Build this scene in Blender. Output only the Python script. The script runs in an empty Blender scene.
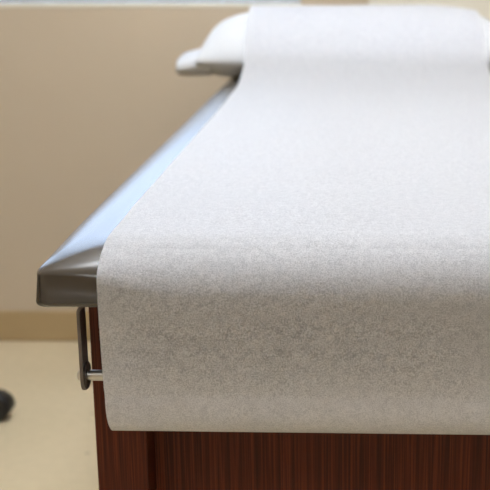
import bpy, bmesh, math, random
from mathutils import Vector, Matrix, noise
random.seed(4)
sc = bpy.context.scene
COL = sc.collection
PI = math.pi

# ------------------------------------------------------------------ helpers
def link(name, me, mat=None, parent=None, smooth=False):
    o = bpy.data.objects.new(name, me)
    COL.objects.link(o)
    if mat: me.materials.append(mat)
    if smooth:
        for p in me.polygons: p.use_smooth = True
    if parent:
        o.parent = parent
        o.matrix_parent_inverse = Matrix.Translation(-Vector(parent_loc(parent)))
    return o

def parent_loc(p):
    # meshes are built in world coordinates: only a thing's Empty carries an offset
    return p.location if p.type == 'EMPTY' else (0, 0, 0)

def from_bm(name, bm, mat=None, parent=None, smooth=False):
    bmesh.ops.recalc_face_normals(bm, faces=bm.faces[:])
    me = bpy.data.meshes.new(name)
    bm.to_mesh(me); bm.free()
    return link(name, me, mat, parent, smooth)

def thing(name, label, cat, loc=(0, 0, 0), group=None):
    o = bpy.data.objects.new(name, None)
    COL.objects.link(o); o.location = loc
    o.empty_display_size = 0.1
    o['label'] = label; o['category'] = cat
    if group: o['group'] = group
    return o

def struct(o):
    o['kind'] = 'structure'
    return o

def add_box(bm, x0, x1, y0, y1, z0, z1, bev=0.0, seg=2):
    r = bmesh.ops.create_cube(bm, size=1.0)
    vs = r['verts']
    for v in vs:
        v.co = Vector((x0 + (v.co.x + .5) * (x1 - x0), y0 + (v.co.y + .5) * (y1 - y0), z0 + (v.co.z + .5) * (z1 - z0)))
    if bev > 0:
        es = list({e for v in vs for e in v.link_edges})
        bmesh.ops.bevel(bm, geom=es, offset=bev, segments=seg, profile=.5, affect='EDGES')

def box(name, b, mat, parent=None, bev=0.0, seg=2):
    bm = bmesh.new()
    add_box(bm, *b, bev=bev, seg=seg)
    return from_bm(name, bm, mat, parent)

def add_lathe(bm, prof, axis='Z', at=(0, 0, 0), n=32, closed=False):
    """prof: list of (r, h). revolve about axis through at."""
    rings = []
    for r, h in prof:
        ring = []
        for k in range(n):
            a = 2 * PI * k / n
            c, s = r * math.cos(a), r * math.sin(a)
            p = {'Z': (c, s, h), 'X': (h, c, s), 'Y': (s, h, c)}[axis]
            ring.append(bm.verts.new(Vector(p) + Vector(at)))
        rings.append(ring)
    m = len(rings)
    for i in range(m if closed else m - 1):
        a, b = rings[i], rings[(i + 1) % m]
        for k in range(n):
            bm.faces.new((a[k], a[(k + 1) % n], b[(k + 1) % n], b[k]))
    if not closed:
        if prof[0][0] > 1e-6: bm.faces.new(rings[0])
        if prof[-1][0] > 1e-6: bm.faces.new(rings[-1])
    bmesh.ops.remove_doubles(bm, verts=bm.verts[:], dist=1e-6)

def add_tube(bm, pts, rad, n=12):
    pts = [Vector(p) for p in pts]
    rings = []
    up = Vector((0.13, 0.2, 1)).normalized()
    for i, p in enumerate(pts):
        d = (pts[min(i + 1, len(pts) - 1)] - pts[max(i - 1, 0)]).normalized()
        u = d.cross(up)
        if u.length < 1e-3: u = d.cross(Vector((1, 0, 0)))
        u.normalize(); v = d.cross(u)
        r = rad[i] if isinstance(rad, (list, tuple)) else rad
        rings.append([bm.verts.new(p + u * r * math.cos(2 * PI * k / n) + v * r * math.sin(2 * PI * k / n)) for k in range(n)])
    for a, b in zip(rings, rings[1:]):
        for k in range(n):
            bm.faces.new((a[k], a[(k + 1) % n], b[(k + 1) % n], b[k]))
    bm.faces.new(rings[0]); bm.faces.new(rings[-1])

def auto_smooth(o, ang=35):
    me = o.data
    for p in me.polygons: p.use_smooth = True
    bm = bmesh.new(); bm.from_mesh(me)
    for e in bm.edges:
        if len(e.link_faces) == 2 and e.calc_face_angle(0) > math.radians(ang): e.smooth = False
    bm.to_mesh(me); bm.free()
    return o

# ---------------------------------------------------------------- materials
def mat(name):
    m = bpy.data.materials.new(name); m.use_nodes = True
    nt = m.node_tree
    b = nt.nodes['Principled BSDF']
    return m, nt, b

def N(nt, t, **kw):
    n = nt.nodes.new(t)
    for k, v in kw.items():
        if k in n.inputs: n.inputs[k].default_value = v
        else: setattr(n, k, v)
    return n

def coords(nt, scale=(1, 1, 1)):
    tc = N(nt, 'ShaderNodeTexCoord')
    mp = N(nt, 'ShaderNodeMapping')
    mp.inputs['Scale'].default_value = scale
    nt.links.new(tc.outputs['Object'], mp.inputs['Vector'])
    return mp.outputs['Vector']

def noise_tex(nt, vec, scale, detail=3, rough=.55):
    n = N(nt, 'ShaderNodeTexNoise')
    n.inputs['Scale'].default_value = scale
    n.inputs['Detail'].default_value = detail
    n.inputs['Roughness'].default_value = rough
    nt.links.new(vec, n.inputs['Vector'])
    return n.outputs['Fac']

def ramp(nt, fac, stops):
    r = N(nt, 'ShaderNodeValToRGB')
    el = r.color_ramp.elements
    while len(el) < len(stops): el.new(.5)
    for e, (p, c) in zip(el, stops):
        e.position = p; e.color = (*c, 1)
    nt.links.new(fac, r.inputs['Fac'])
    return r.outputs['Color']

def bump(nt, h, strength, dist, target):
    b = N(nt, 'ShaderNodeBump')
    b.inputs['Strength'].default_value = strength
    b.inputs['Distance'].default_value = dist
    nt.links.new(h, b.inputs['Height'])
    nt.links.new(b.outputs['Normal'], target)
    return b

def plain(name, col, rough=.5, metal=0, spec=.5, nscale=None, var=.08, bumpd=0, bscale=None):
    m, nt, b = mat(name)
    b.inputs['Roughness'].default_value = rough
    b.inputs['Metallic'].default_value = metal
    b.inputs['Specular IOR Level'].default_value = spec
    v = coords(nt)
    f = noise_tex(nt, v, nscale or 6, 4)
    lo = tuple(max(0, c * (1 - var)) for c in col); hi = tuple(min(1, c * (1 + var)) for c in col)
    nt.links.new(ramp(nt, f, [(.3, lo), (.7, hi)]), b.inputs['Base Color'])
    if bumpd:
        bump(nt, noise_tex(nt, v, bscale or 200, 2), .5, bumpd, b.inputs['Normal'])
    return m

M_wall = plain('painted_wall', (.56, .472, .355), .6, spec=.25, nscale=3, var=.02, bumpd=.0006, bscale=220)
M_pier = plain('cream_paint', (.72, .68, .58), .55, spec=.25, nscale=3, var=.02)
M_ceil = plain('ceiling_paint', (.80, .79, .75), .8, spec=.2, nscale=20, var=.03)
M_base = plain('baseboard_vinyl', (.42, .31, .165), .45, spec=.35, nscale=9, var=.05)
M_sill = plain('sill_laminate', (.75, .72, .62), .35, nscale=8, var=.02)
M_frame = plain('anodised_frame', (.50, .56, .64), .4, metal=.0, nscale=15, var=.03)
M_steel = plain('brushed_steel', (.60, .59, .56), .32, metal=1, nscale=60, var=.08)
M_strap = plain('bronze_steel', (.155, .135, .13), .38, metal=.6, nscale=80, var=.12)
M_washer = plain('dark_washer', (.06, .052, .05), .4, metal=.7, nscale=80, var=.1)
M_black = plain('black_plastic', (.012, .012, .013), .45, nscale=30, var=.1)
M_card = plain('cardboard', (.42, .32, .21), .8, nscale=60, var=.12)
M_cotton = plain('white_cotton', (.57, .59, .62), .85, spec=.15, nscale=30, var=.015, bumpd=.0008, bscale=90)

def make_floor():
    m, nt, b = mat('cream_linoleum')
    v = coords(nt)
    big = noise_tex(nt, v, 2.2, 4)
    c1 = ramp(nt, big, [(.3, (.60, .505, .335)), (.7, (.655, .555, .38))])
    fine = noise_tex(nt, v, 40, 3)
    c2 = ramp(nt, fine, [(.35, (.95, .95, .94)), (.65, (1, 1, 1))])
    mx = N(nt, 'ShaderNodeMix', data_type='RGBA', blend_type='MULTIPLY')
    mx.inputs['Factor'].default_value = 1
    nt.links.new(c1, mx.inputs['A']); nt.links.new(c2, mx.inputs['B'])
    # sparse scuffs and specks
    vo = N(nt, 'ShaderNodeTexVoronoi'); vo.inputs['Scale'].default_value = 9
    nt.links.new(v, vo.inputs['Vector'])
    dots = ramp(nt, vo.outputs['Distance'], [(.03, (.55, .52, .48)), (.065, (1, 1, 1))])
    mx2 = N(nt, 'ShaderNodeMix', data_type='RGBA', blend_type='MULTIPLY')
    mx2.inputs['Factor'].default_value = .75
    nt.links.new(mx.outputs['Result'], mx2.inputs['A']); nt.links.new(dots, mx2.inputs['B'])
    nt.links.new(mx2.outputs['Result'], b.inputs['Base Color'])
    b.inputs['Roughness'].default_value = .38
    b.inputs['Specular IOR Level'].default_value = .35
    return m
M_floor = make_floor()

def make_wood():
    m, nt, b = mat('dark_walnut_laminate')
    v = coords(nt, (1, 1, .010))
    g1 = noise_tex(nt, v, 800, 1, .5)
    g2 = noise_tex(nt, v, 300, 1, .5)
    mx = N(nt, 'ShaderNodeMath', operation='MULTIPLY_ADD'); mx.inputs[1].default_value = .8
    nt.links.new(g1, mx.inputs[0])
    m2 = N(nt, 'ShaderNodeMath', operation='MULTIPLY'); m2.inputs[1].default_value = .2
    nt.links.new(g2, m2.inputs[0]); nt.links.new(m2.outputs[0], mx.inputs[2])
    c = ramp(nt, mx.outputs[0], [(.34, (.040, .0070, .0020)), (.52, (.080, .0140, .0042)), (.68, (.145, .031, .0095))])
    nt.links.new(c, b.inputs['Base Color'])
    b.inputs['Roughness'].default_value = .5
    b.inputs['Specular IOR Level'].default_value = .25
    bump(nt, g1, .3, .0003, b.inputs['Normal'])
    return m
M_wood = make_wood()

def make_vinyl():
    m, nt, b = mat('taupe_vinyl')
    v = coords(nt)
    f = noise_tex(nt, v, 8, 3)
    nt.links.new(ramp(nt, f, [(.3, (.062, .051, .039)), (.7, (.069, .057, .044))]), b.inputs['Base Color'])
    b.inputs['Roughness'].default_value = .27
    b.inputs['Specular IOR Level'].default_value = .5
    h = noise_tex(nt, v, 900, 2)
    bump(nt, h, .15, .0002, b.inputs['Normal'])
    b.inputs['Coat Weight'].default_value = .25; b.inputs['Coat Roughness'].default_value = .15
    return m
M_vinyl = make_vinyl()
M_piping = plain('taupe_piping', (.070, .058, .043), .36, nscale=30, var=.1)

def make_paper(name, transl, mottle):
    m = bpy.data.materials.new(name); m.use_nodes = True
    nt = m.node_tree; nt.nodes.clear()
    out = N(nt, 'ShaderNodeOutputMaterial')
    v = coords(nt)
    f1 = noise_tex(nt, v, 800, 2, .7)
    f2 = noise_tex(nt, v, 150, 2, .5)
    add = N(nt, 'ShaderNodeMath', operation='MULTIPLY_ADD'); add.inputs[1].default_value = .8
    m2 = N(nt, 'ShaderNodeMath', operation='MULTIPLY'); m2.inputs[1].default_value = .2
    nt.links.new(f2, m2.inputs[0]); nt.links.new(f1, add.inputs[0]); nt.links.new(m2.outputs[0], add.inputs[2])
    c = ramp(nt, add.outputs[0], [(.36, tuple(x * (1 - mottle) for x in (.86, .875, .925))), (.60, (.90, .91, .945))])
    d = N(nt, 'ShaderNodeBsdfDiffuse'); t = N(nt, 'ShaderNodeBsdfTranslucent')
    g = N(nt, 'ShaderNodeBsdfGlossy'); g.inputs['Roughness'].default_value = .42
    nt.links.new(c, d.inputs['Color']); nt.links.new(c, t.inputs['Color'])
    # crepe-like cross creases
    vs = coords(nt, (.12, 1, 1))
    cr = noise_tex(nt, vs, 130, 3, .6)
    bp = N(nt, 'ShaderNodeBump'); bp.inputs['Strength'].default_value = .35; bp.inputs['Distance'].default_value = .0012
    nt.links.new(cr, bp.inputs['Height'])
    bp2 = N(nt, 'ShaderNodeBump'); bp2.inputs['Strength'].default_value = .3; bp2.inputs['Distance'].default_value = .0006
    nt.links.new(f1, bp2.inputs['Height']); nt.links.new(bp.outputs['Normal'], bp2.inputs['Normal'])
    for s in (d, t, g): nt.links.new(bp2.outputs['Normal'], s.inputs['Normal'])
    mx = N(nt, 'ShaderNodeMixShader')
    tr = N(nt, 'ShaderNodeMapRange')            # thin and dense spots of the tissue
    tr.inputs['From Min'].default_value = .36; tr.inputs['From Max'].default_value = .64
    tr.inputs['To Min'].default_value = transl * 1.4; tr.inputs['To Max'].default_value = transl * .6
    nt.links.new(add.outputs[0], tr.inputs['Value']); nt.links.new(tr.outputs[0], mx.inputs[0])
    nt.links.new(d.outputs[0], mx.inputs[1]); nt.links.new(t.outputs[0], mx.inputs[2])
    fr = N(nt, 'ShaderNodeFresnel'); fr.inputs['IOR'].default_value = 1.33
    nt.links.new(bp2.outputs['Normal'], fr.inputs['Normal'])
    fm = N(nt, 'ShaderNodeMath', operation='MULTIPLY'); fm.inputs[1].default_value = .12
    nt.links.new(fr.outputs[0], fm.inputs[0])
    mg = N(nt, 'ShaderNodeMixShader')
    nt.links.new(fm.outputs[0], mg.inputs[0])
    nt.links.new(mx.outputs[0], mg.inputs[1]); nt.links.new(g.outputs[0], mg.inputs[2])
    nt.links.new(mg.outputs[0], out.inputs[0])
    return m
M_paper = make_paper('table_paper', .52, .24)
M_roll = make_paper('rolled_table_paper', .04, .05)

def make_glass():
    m = bpy.data.materials.new('window_glass'); m.use_nodes = True
    nt = m.node_tree; nt.nodes.clear()
    out = N(nt, 'ShaderNodeOutputMaterial')
    t = N(nt, 'ShaderNodeBsdfTransparent'); t.inputs[0].default_value = (.93, .96, .96, 1)
    g = N(nt, 'ShaderNodeBsdfGlossy'); g.inputs['Roughness'].default_value = .02
    fr = N(nt, 'ShaderNodeFresnel'); fr.inputs['IOR'].default_value = 1.45
    mx = N(nt, 'ShaderNodeMixShader')
    nt.links.new(fr.outputs[0], mx.inputs[0]); nt.links.new(t.outputs[0], mx.inputs[1]); nt.links.new(g.outputs[0], mx.inputs[2])
    nt.links.new(mx.outputs[0], out.inputs[0])
    return m
M_glass = make_glass()

def make_emit(name, col, s):
    m, nt, b = mat(name)
    b.inputs['Base Color'].default_value = (.8, .8, .8, 1)
    b.inputs['Emission Color'].default_value = (*col, 1)
    b.inputs['Emission Strength'].default_value = s
    return m
LAMP = 17.5
M_lamp = make_emit('lamp_diffuser', (.92, .955, 1.0), LAMP)

# ---------------------------------------------------------- setting
CAMZ = 1.038
XL, XR, YF, YB, ZC = -1.95, 1.75, -3.0, 3.05, 2.6
WX0, WX1, WZ0, WZ1 = -1.75, -.113, .949, 2.2
T = .14
struct(box('floor', (XL - T, XR + T, YF - T, YB + T, -.1, 0), M_floor))
struct(box('ceiling', (XL - T, XR + T, YF - T, YB + T, ZC, ZC + .1), M_ceil))
struct(box('wall_left', (XL - T, XL, YF - T, YB + T, 0, ZC), M_wall))
struct(box('wall_right', (XR, XR + T, YF - T, YB + T, 0, ZC), M_wall))
struct(box('wall_front', (XL, XR, YF - T, YF, 0, ZC), M_wall))
bm = bmesh.new()
add_box(bm, XL, XR, YB, YB + T, 0, WZ0 - .010)
add_box(bm, XL, XR, YB, YB + T, WZ1, ZC)
add_box(bm, XL, WX0, YB, YB + T, WZ0 - .010, WZ1)
add_box(bm, WX1, XR, YB, YB + T, WZ0 - .010, WZ1)
struct(from_bm('wall_back', bm, M_wall))
# boxed pier, painted a lighter cream, beside the window
struct(box('trim_1', (.068, .52, YB - .06, YB, 0, ZC), M_pier, bev=.002))

BH = .091
def baseboard(name, b):
    struct(box(name, b, M_base, bev=.006, seg=3))
baseboard('baseboard_back', (XL + .012, .068, YB - .011, YB, 0, BH))
baseboard('baseboard_right', (XR - .011, XR, YF + .012, YB - .012, 0, BH))
baseboard('baseboard_left', (XL, XL + .011, YF + .012, YB - .012, 0, BH))
baseboard('baseboard_front', (XL + .012, XR - .012, YF, YF + .011, 0, BH))

# window
win = bpy.data.objects.new('window_1', None); COL.objects.link(win); win.location = (0, YB, WZ0); struct(win)
bm = bmesh.new()
fy0, fy1 = YB + .055, YB + .105
add_box(bm, WX0, WX1, fy0, fy1, WZ0, WZ0 + .055, .003)
add_box(bm, WX0, WX1, fy0, fy1, WZ1 - .05, WZ1, .003)
add_box(bm, WX0, WX0 + .05, fy0, fy1, WZ0 + .055, WZ1 - .05, .003)
add_box(bm, WX1 - .05, WX1, fy0, fy1, WZ0 + .055, WZ1 - .05, .003)
xm = -1.2
add_box(bm, xm - .025, xm + .025, fy0, fy1, WZ0 + .055, WZ1 - .05, .003)
from_bm('window_frame', bm, M_frame, win)
for a, b in ((WX0 + .05, xm - .025), (xm + .025, WX1 - .05)):
    box('window_pane', (a, b, YB + .078, YB + .082, WZ0 + .055, WZ1 - .05), M_glass, win)
box('window_sill', (WX0, WX1, YB - .002, YB + .055, WZ0 - .010, WZ0), M_sill, win, bev=.001)

# ceiling troffers
def troffer(x, y, lab, w=.60):
    t = thing('ceiling_light', lab, 'ceiling light', (x, y, ZC), 'recessed ceiling lights')
    bm = bmesh.new()
    d = .30
    for (x0, x1, y0, y1) in ((-w, w, -d, -d + .03), (-w, w, d - .03, d), (-w, -w + .03, -d + .03, d - .03), (w - .03, w, -d + .03, d - .03)):
        add_box(bm, x + x0, x + x1, y + y0, y + y1, ZC - .03, ZC - .001)
    from_bm('light_housing', bm, M_frame, t)
    box('light_diffuser', (x - w + .03, x + w - .03, y - d + .03, y + d - .03, ZC - .022, ZC - .006), M_lamp, t)
troffer(0, -1.45, 'short ceiling light panel farthest from the window', .54)
troffer(0, 1.2, 'long ceiling light panel above the foot end of the exam table')
troffer(0, 2.0, 'long ceiling light panel above the pillow, nearest the window')

# ---------------------------------------------------------- exam table
ZT = .798                       # cushion top
CX = .049                      # table centre line
CW = .3215                     # cushion half width
CY0, CY1 = .945, 2.93
ZB = .7455
table = thing('exam_table', 'medical exam table with taupe vinyl cushion on a dark walnut cabinet', 'exam table', (CX, 1.9, 0))

def ring_pts(x0, x1, y0, y1, r, nc=10, ne=40):
    pts = []
    cs = [(x1 - r, y0 + r, -PI / 2), (x1 - r, y1 - r, 0), (x0 + r, y1 - r, PI / 2), (x0 + r, y0 + r, PI)]
    for i, (cx, cy, a0) in enumerate(cs):
        arc = [(cx + r * math.cos(a0 + PI / 2 * k / nc), cy + r * math.sin(a0 + PI / 2 * k / nc)) for k in range(nc + 1)]
        pts += arc
        nx = cs[(i + 1) % 4]
        e0 = arc[-1]
        e1 = (nx[0] + r * math.cos(nx[2]), nx[1] + r * math.sin(nx[2]))
        for k in range(1, ne):
            t = k / ne
            pts.append((e0[0] + (e1[0] - e0[0]) * t, e0[1] + (e1[1] - e0[1]) * t))
    return pts

AF, AS, BZ = .060, .040, .046     # front inset, side inset, height of the rounded crown
def crown(th): return 1 - math.cos(th), math.sin(th)
def bz(x):                     # height of the rounded crown: tight at the corners, fuller along the front
    t = min(1, max(0, (CW - abs(x - CX) - .015) / .12)); t = t * t * (3 - 2 * t)
    return .022 + (BZ - .022) * t
def droop(x, y):               # the padding thins toward the two front corners
    e = CW - abs(x - CX)
    return .007 * math.exp(-(max(0, y - CY0) / .105) ** 2) * math.exp(-(max(0, e) / .045) ** 2)
bm = bmesh.new()
rings = []
def ring(inF, inS, z, r):
    row = []
    for x, y in ring_pts(CX - CW + inS, CX + CW - inS, CY0 + inF, CY1 - inF, r):
        s = (z - (ZT - BZ)) / BZ
        if s > -1e-6:
            s = max(0, min(1, s))
            z_ = ZT - bz(x) * (1 - s) - droop(x, y) * s ** .8
        else: z_ = z
        row.append(bm.verts.new((x, y, z_)))
    rings.append(row)
ring(.020, .020, ZB, .012)
zs = ZT - BZ
for k in range(9):
    a = PI / 2 * k / 8
    q = .011 * (1 - math.sin(a))
    ring(q * .8 - .002 * math.sin(a), q - .002 * math.sin(a), ZB + .006 * (1 - math.cos(a)), .014)
for k in range(1, 4):
    ring(-.002 * (1 - k / 4), -.002 * (1 - k / 4), ZB + .0061 + (zs - ZB - .0061) * k / 4, .013)
for k in range(17):
    a = PI / 2 * k / 16
    i, s = crown(a)
    ring(AF * i, AS * i, zs + BZ * s, .012 + .026 * i)
for k in range(1, 6):
    ring(AF + .04 * k, AS + .04 * k, ZT, .038)
for a, b in zip(rings, rings[1:]):
    n = len(a)
    for k in range(n): bm.faces.new((a[k], a[(k + 1) % n], b[(k + 1) % n], b[k]))
bm.faces.new(rings[0]); bm.faces.new(rings[-1])
cushion = from_bm('cushion', bm, M_vinyl, table, smooth=True)

# sewn corner seams of the cushion
for sx in (-1, 1):
    bm = bmesh.new()
    ex = CX + sx * CW
    pts, rad = [], []
    cs = .0036   # inset of the rounded corner along the diagonal
    for k in range(9):
        a = PI / 2 * k / 8
        q = .011 * (1 - math.sin(a)) - .002 * math.sin(a)
        pts.append((ex - sx * (q + cs), CY0 + q * .8 + cs, ZB + .006 * (1 - math.cos(a)) + .0006)); rad.append(.0016)
    for k in range(1, 6):
        q = -.002 * (1 - k / 5)
        pts.append((ex - sx * (q + cs), CY0 + q + cs, ZB + .0061 + (ZT - .022 - ZB - .0061) * k / 5)); rad.append(.0014)
    for k in range(1, 8):
        a = PI / 2 * k / 12
        i, s = crown(a)
        r = .012 + .026 * i
        q = r * (1 - .7071)
        pts.append((ex - sx * (AS * i + q), CY0 + AF * i + q, ZT - bz(ex - sx * AS * i) * (1 - s) - .0010 - droop(ex - sx * (AS * i + q), CY0 + AF * i + q) * s ** .8)); rad.append((.0016 * (1 - k / 9)))
    add_tube(bm, pts, rad, 10)
    s_ = from_bm('corner_seam', bm, M_piping, cushion, smooth=True)

# cabinet
ZC_ = .7395                    # top of the cabinet, under the cushion's base board
box('cushion_base', (CX - .29, CX + .29, 1.03, CY1 - .03, ZC_, ZB), M_black, table)
BX0, BX1, BY0, BY1 = CX - .3097, CX + .3097, 1.09, 2.86
box('cabinet_body', (BX0, BX1, BY0 + .048, BY1, .09, ZC_), M_wood, table, bev=.0015)
box('toe_kick', (BX0 + .03, BX1 - .03, BY0 + .07, BY1 - .04, 0, .09), M_black, table)
bm = bmesh.new()
ST = .054
add_box(bm, BX0, BX0 + ST, BY0, BY0 + .048, .09, ZC_, .001)
add_box(bm, BX1 - ST, BX1, BY0, BY0 + .048, .09, ZC_, .001)
add_box(bm, BX0 + ST, BX1 - ST, BY0, BY0 + .048, ZC_ - .07, ZC_, .001)
add_box(bm, BX0 + ST, BX1 - ST, BY0, BY0 + .048, .09, .15, .001)
from_bm('face_frame', bm, M_wood, table)
box('front_panel', (BX0 + ST + .001, BX1 - ST - .001, BY0 + .038, BY0 + .047, .151, ZC_ - .071), M_wood, table)

# paper holder : two bent steel straps and a rod
RY, RZ = .992, .6655
TILT = -.0124
def tz(x): return TILT * (x + .218)
for sx in (-1, 1):
    xo = CX + sx * .2948           # outer face of strap
    xi = xo - sx * .003
    bm = bmesh.new()
    # profile in x,z of a bent strip: down the outside, along the underside of the cushion
    t_, R_ = .003, .0095
    out, inn = [], []
    zz = RZ + tz(xo)
    for z in (zz, zz + .02, zz + .04, ZC_ - R_):
        out.append((xo, z)); inn.append((xi, z))
    for k in range(1, 9):
        a = PI / 2 * k / 8
        cx, cz = xo - sx * R_, ZC_ - R_
        out.append((cx + sx * R_ * math.cos(a), cz + R_ * math.sin(a)))
        inn.append((cx + sx * (R_ - t_) * math.cos(a), cz + (R_ - t_) * math.sin(a)))
    out.append((xo - sx * .03, ZC_)); inn.append((xo - sx * .03, ZC_ - t_))
    hw = .0115
    V = [[bm.verts.new((p[0], RY + s * hw, p[1])) for s in (-1, 1)] + [bm.verts.new((q[0], RY + s * hw, q[1])) for s in (1, -1)] for p, q in zip(out, inn)]
    for a, b in zip(V, V[1:]):
        for k in range(4): bm.faces.new((a[k], a[(k + 1) % 4], b[(k + 1) % 4], b[k]))
    bm.faces.new(V[-1])
    # rounded lower end
    n = 16
    A = [bm.verts.new((xo, RY - hw * math.cos(PI * k / n), zz - .0145 * math.sin(PI * k / n))) for k in range(n + 1)]
    B = [bm.verts.new((xi, RY - hw * math.cos(PI * k / n), zz - .0145 * math.sin(PI * k / n))) for k in range(n + 1)]
    bm.faces.new(A); bm.faces.new(B)
    for k in range(n): bm.faces.new((A[k], A[k + 1], B[k + 1], B[k]))
    bmesh.ops.remove_doubles(bm, verts=bm.verts[:], dist=1e-6)
    strap = from_bm('bracket', bm, M_strap, table)
    auto_smooth(strap)
    bm = bmesh.new()
    prof = [(0, .0052), (.0030, .0050), (.0050, .0036), (.0060, .0012), (.0060, 0)]
    add_lathe(bm, [(r, xo + sx * h) for r, h in prof], 'X', (0, RY, zz), 20)
    auto_smooth(from_bm('bolt_head', bm, M_steel, strap))
    bm = bmesh.new()
    add_lathe(bm, [(.0045, xi), (.0125, xi), (.0132, xi - sx * .0006), (.0132, xi - sx * .0014), (.0125, xi - sx * .002), (.0045, xi - sx * .002)], 'X', (0, RY, zz), 32)
    auto_smooth(from_bm('washer', bm, M_washer, strap))
x0, x1 = CX - .2918, CX + .2918
bm = bmesh.new()
add_lathe(bm, [(.0052, x0), (.0052, x0 + .05), (.0052, x1)], 'X', (0, RY, RZ), 24)
for v in bm.verts: v.co.z += tz(v.co.x)
auto_smooth(from_bm('roll_rod', bm, M_steel, table))

# ---------------------------------------------------------- pillow
PY0, PY1, PX0, PX1 = 2.49, 2.885, -.330, .395
PCY, PHY = (PY0 + PY1) / 2, (PY1 - PY0) / 2
PCX, PHX = (PX0 + PX1) / 2, (PX1 - PX0) / 2
PM, PTOP = .042, .106
def pshape(u, v):
    u = min(1, abs(u)); v = min(1, abs(v))
    return (1 - v ** 2.2) ** .62 * (1 - u ** 6) ** .34
def pillow_top(x, y):
    u, v = (x - PCX) / PHX, (y - PCY) / PHY
    if abs(u) >= 1 or abs(v) >= 1: return None
    return PM + PTOP * pshape(u, v)
pil = thing('pillow', 'white cotton pillow half hidden under the table paper at the head of the cushion', 'pillow', (PCX, PCY, ZT))
bm = bmesh.new()
nu, nv = 56, 40
grid = {}
for side in (1, -1):
    for i in range(nu + 1):
        for j in range(nv + 1):
            u = math.sin(PI / 2 * (2 * i / nu - 1)); v = math.sin(PI / 2 * (2 * j / nv - 1))
            edge = i in (0, nu) or j in (0, nv)
            if edge and side == -1:
                grid[(side, i, j)] = grid[(1, i, j)]; continue
            # corners pull in a little
            x = PCX + PHX * u * (1 - .04 * (1 - v * v)); y = PCY + PHY * v * (1 - .06 * (1 - u * u) * 0)
            s = pshape(u, v)
            if side == 1:
                z = PM + PTOP * s
                w = .004 * noise.noise(Vector((x * 9, y * 13, 3))) * s if x < -.235 else 0
                z += w
            else:
                z = PM - (PM - .0005) * min(1, s * 1.5)
            grid[(side, i, j)] = bm.verts.new((x, y, ZT + z))
for side in (1, -1):
    for i in range(nu):
        for j in range(nv):
            f = [grid[(side, i, j)], grid[(side, i + 1, j)], grid[(side, i + 1, j + 1)], grid[(side, i, j + 1)]]
            bm.faces.new(f)
from_bm('pillow_body', bm, M_cotton, pil, smooth=True)
# open end of the pillowcase: a softer flap hanging past the filling on the left
bm = bmesh.new()
nj, ni = 26, 10
ringv = []
for i in range(ni + 1):
    t = i / ni
    x = -.296 - .078 * t
    hh = .034 - .010 * t
    zc = .034 - .010 * t
    hy = PHY * (.93 - .05 * t)
    row = []
    for j in range(2 * nj):
        a = 2 * PI * j / (2 * nj)
        c, s = math.cos(a), math.sin(a)
        y = PCY + hy * (abs(c) ** .75) * (1 if c > 0 else -1)
        z = zc + hh * (abs(s) ** .8) * (1 if s > 0 else -1)
        z += .004 * noise.noise(Vector((x * 14, y * 16, s)))
        if x > -.285: z = max(z, .002)
        row.append(bm.verts.new((x + .004 * noise.noise(Vector((y * 14, s * 2, 7))), y, ZT + z)))
    ringv.append(row)
for a, b in zip(ringv, ringv[1:]):
    n = len(a)
    for k in range(n): bm.faces.new((a[k], a[(k + 1) % n], b[(k + 1) % n], b[k]))
bm.faces.new(ringv[-1])
me_case = from_bm('pillowcase_opening', bm, M_cotton, pil, smooth=True)

# ---------------------------------------------------------- paper
PXA, PXB = -.2165, .3165
RR = .0425
CYR, CZR = RY, .6565
paper = thing('exam_table_paper', 'roll of white exam table paper unrolled over the cushion and pillow', 'table paper', (CX, CYR, .60))
GAP = .0016
# side profile: (y, z)
prof = []
for k in range(15):                        # wrapped on the roll's front, from underneath up to the tangent
    a = math.radians(250 - (250 - 176) * k / 14)
    prof.append((CYR + (RR + .0007) * math.cos(a), CZR + (RR + .0007) * math.sin(a)))
ya, za = prof[-1]
yb, zb = CY0 - .0012 - GAP, ZB + .003
for k in range(1, 15):
    t = k / 15
    prof.append((ya + (yb - ya) * t - .0015 * math.sin(PI * t), za + (zb - za) * t))
for k in range(6):
    prof.append((yb, zb + (zs - zb) * k / 6))
for k in range(33):
    a = PI / 2 * k / 32
    i, s = crown(a)
    prof.append((CY0 - .0012 * (1 - k / 32) + AF * i - GAP * math.cos(a), zs + BZ * s + GAP * math.sin(a)))
y = prof[-1][0]
def head(y):
    P = [(1.9, 0), (2.15, .002), (2.30, .006), (2.40, .020), (2.455, .036), (2.475, .048), (2.51, .086), (2.56, .12), (2.63, .145), (2.70, .154), (2.78, .148), (2.84, .13), (2.875, .107), (2.90, .085)]
    if y <= P[0][0]: return 0
    for (a, za_), (b, zb_) in zip(P, P[1:]):
        if y <= b:
            t = (y - a) / (b - a)
            return za_ + (zb_ - za_) * t
    return P[-1][1]
while y < 2.895:
    y += .02 if y < 2.2 else .008
    h = head(y)
    pt = pillow_top(.05, y)
    if pt is not None: h = max(h, pt + .003)
    prof.append((y, ZT + GAP + h))
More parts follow.
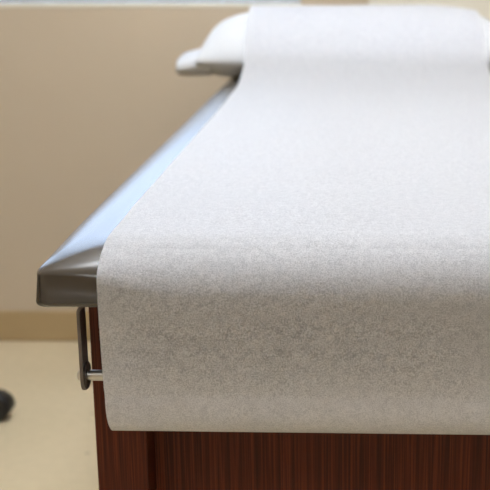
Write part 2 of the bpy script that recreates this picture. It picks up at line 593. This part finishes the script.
# smooth the head part
for it in range(4):
    q = prof[:]
    for k in range(1, len(prof) - 1):
        if prof[k][0] > 2.1 and prof[k][1] > ZT:
            q[k] = (prof[k][0], (prof[k - 1][1] + 2 * prof[k][1] + prof[k + 1][1]) / 4)
    prof = q
bm = bmesh.new()
nx = 90
cols = []
acc = 0
last = prof[0]
for (y, z) in prof:
    acc += math.hypot(y - last[0], z - last[1]); last = (y, z)
    row = []
    low = 1 - min(1, max(0, (z - .665) / (ZB - .665)))      # 1 at the roll, 0 at the cushion
    rise = min(1, max(0, (z - ZT - .01) / .1)) if y > 2.1 else 0
    for i in range(nx + 1):
        x = PXA + (PXB - PXA) * i / nx
        zz = z + (tz(x) * low if z < ZB else 0)
        yy = y
        # shallow cross ripples, always outward from the cushion
        rp = noise.noise(Vector((x * 2.2, acc * 26, 1.7))) * .5 + .5
        rp2 = noise.noise(Vector((x * 5.0, acc * 9, 5.1))) * .5 + .5
        amt = .0010 * rp + .0016 * rp2
        if z > ZT - BZ and y < 1.4: 
            s_ = min(1, (z - (ZT - BZ)) / BZ)
            zz += (BZ - bz(x)) * (1 - s_) - droop(x, y) * s_ ** .8
        if z > ZT - .004: zz += amt * (1 + 1.2 * rise)
        elif z > CZR + .01: yy -= amt * .7
        if rise:
            ue = max(0, (x - .20) / .12)
            zz -= .012 * ue ** 2 * rise + .006 * rise * noise.noise(Vector((x * 7, y * 9, 2)))**2
            # the crease where the sheet lifts off climbs toward the right
            zz += .010 * rise * (1 - rise) * (x + .2)
            pt = pillow_top(x, y)
            if pt is not None: zz = max(zz, ZT + pt + .0015)
        row.append(bm.verts.new((x, yy, zz)))
    cols.append(row)
for a, b in zip(cols, cols[1:]):
    for k in range(nx): bm.faces.new((a[k], a[k + 1], b[k + 1], b[k]))
from_bm('paper_sheet', bm, M_paper, paper, smooth=True)
bm = bmesh.new()
ra, rc = RR, .0165
add_lathe(bm, [(rc, PXA), (ra - .001, PXA), (ra, PXA + .0006), (ra, PXB - .0006), (ra - .001, PXB), (rc, PXB)], 'X', (0, CYR, CZR), 72, closed=True)
for v in bm.verts: v.co.z += tz(v.co.x)
auto_smooth(from_bm('paper_roll', bm, M_roll, paper))
bm = bmesh.new()
add_lathe(bm, [(.0138, PXA), (.0162, PXA), (.0162, PXB), (.0138, PXB)], 'X', (0, CYR, CZR), 40, closed=True)
for v in bm.verts: v.co.z += tz(v.co.x)
auto_smooth(from_bm('core_tube', bm, M_card, paper))

# ---------------------------------------------------------- rolling stool (only one caster reaches the picture)
SX, SY = -1.131, 2.47
stool = thing('rolling_stool', 'black rolling stool with a dark caster standing on the floor by the left edge', 'stool', (SX, SY, 0))
def caster(cx, cy, ang, par):
    bm = bmesh.new()
    for s in (-1, 1):
        o0 = s * .012
        bmt = bmesh.new()
        add_lathe(bmt, [(.006, -.009), (.026, -.009), (.030, -.006), (.031, 0), (.030, .006), (.026, .009), (.006, .009)], 'X', (o0, 0, .031), 32)
        me = bpy.data.meshes.new('t'); bmt.to_mesh(me); bmt.free(); bm.from_mesh(me); bpy.data.meshes.remove(me)
    mt = Matrix.Translation((cx + .028 * math.cos(ang), cy + .028 * math.sin(ang), 0)) @ Matrix.Rotation(ang - PI / 2, 4, 'Z')
    bmesh.ops.transform(bm, matrix=mt, verts=bm.verts[:])
    w = from_bm('caster', bm, M_black, par); auto_smooth(w)
    bm = bmesh.new()      # hood over the twin wheels
    n = 20; R_ = .036
    rows = []
    for k in range(n + 1):
        a = PI * (-.05 + .85 * k / n)
        rows.append([bm.verts.new((sx, R_ * math.cos(a), .034 + R_ * math.sin(a))) for sx in (-.024, -.018, .018, .024)])
        for q, dz in ((0, -.004), (3, -.004)):
            v = rows[-1][q]; v.co.y *= .9; v.co.z = .034 + (v.co.z - .034) * .9
    for a, b in zip(rows, rows[1:]):
        for k in range(3): bm.faces.new((a[k], a[k + 1], b[k + 1], b[k]))
    bmesh.ops.transform(bm, matrix=mt, verts=bm.verts[:])
    h = from_bm('caster_hood', bm, M_black, w); auto_smooth(h)
    md = h.modifiers.new('shell', 'SOLIDIFY'); md.thickness = .002
    bm = bmesh.new()
    add_lathe(bm, [(.0055, .066), (.0055, .092)], 'Z', (cx, cy, 0), 14)
    from_bm('caster_stem', bm, M_steel, w)
for k in range(5):
    a = 2 * PI * k / 5
    ex, ey = SX + .285 * math.cos(a), SY + .285 * math.sin(a)
    bm = bmesh.new()
    add_tube(bm, [(SX + .03 * math.cos(a), SY + .03 * math.sin(a), .115), (SX + .16 * math.cos(a), SY + .16 * math.sin(a), .106), (ex, ey, .094), (ex + .010 * math.cos(a), ey + .010 * math.sin(a), .093)], [.020, .018, .015, .010], 14)
    auto_smooth(from_bm('base_leg', bm, M_black, stool))
    caster(ex, ey, a + (1.1 if k else -.06), stool)
bm = bmesh.new()
add_lathe(bm, [(.038, .085), (.040, .10), (.040, .13), (.030, .14), (.028, .30), (.0145, .302), (.0145, .47)], 'Z', (SX, SY, 0), 28)
auto_smooth(from_bm('column', bm, M_black, stool))
bm = bmesh.new()
add_lathe(bm, [(.06, .468), (.175, .47), (.190, .480), (.195, .50), (.190, .525), (.165, .538), (.08, .543), (0, .544)], 'Z', (SX, SY, 0), 48)
auto_smooth(from_bm('seat', bm, M_vinyl, stool), 50)

# ---------------------------------------------------------- light
w = bpy.data.worlds.new('daylight'); sc.world = w; w.use_nodes = True
bg = w.node_tree.nodes['Background']
bg.inputs['Color'].default_value = (.62, .74, 1.0, 1)
bg.inputs['Strength'].default_value = 4.4
ld = bpy.data.lights.new('window_daylight_portal', 'AREA'); ld.shape = 'RECTANGLE'
ld.size, ld.size_y = WX1 - WX0, WZ1 - WZ0
ld.cycles.is_portal = True
lo = bpy.data.objects.new('window_daylight_portal', ld); COL.objects.link(lo)
lo.location = ((WX0 + WX1) / 2, YB + T + .01, (WZ0 + WZ1) / 2)
lo.rotation_euler = (math.radians(-90), 0, 0)   # faces into the room (-y)

# ---------------------------------------------------------- camera
F = 1113.0
cd = bpy.data.cameras.new('camera'); cam = bpy.data.objects.new('camera', cd); COL.objects.link(cam)
cd.sensor_fit = 'HORIZONTAL'; cd.sensor_width = 36
cd.lens = F / 490 * 36
cd.shift_x = -98 / 490
cam.location = (0, 0, CAMZ)
cam.rotation_euler = (math.radians(90 - 13.9), 0, 0)
cd.clip_start = .05
cd.dof.use_dof = True
cd.dof.focus_distance = 1.06
cd.dof.aperture_fstop = 9.0
sc.camera = cam
sc.view_settings.view_transform = 'Standard'
sc.view_settings.look = 'None'
sc.view_settings.gamma = 1
sc.view_settings.exposure = -0.10
sc.view_settings.use_curve_mapping = False
sc.cycles.max_bounces = 12
sc.cycles.diffuse_bounces = 8
sc.cycles.transparent_max_bounces = 12
sc.cycles.use_denoising = True
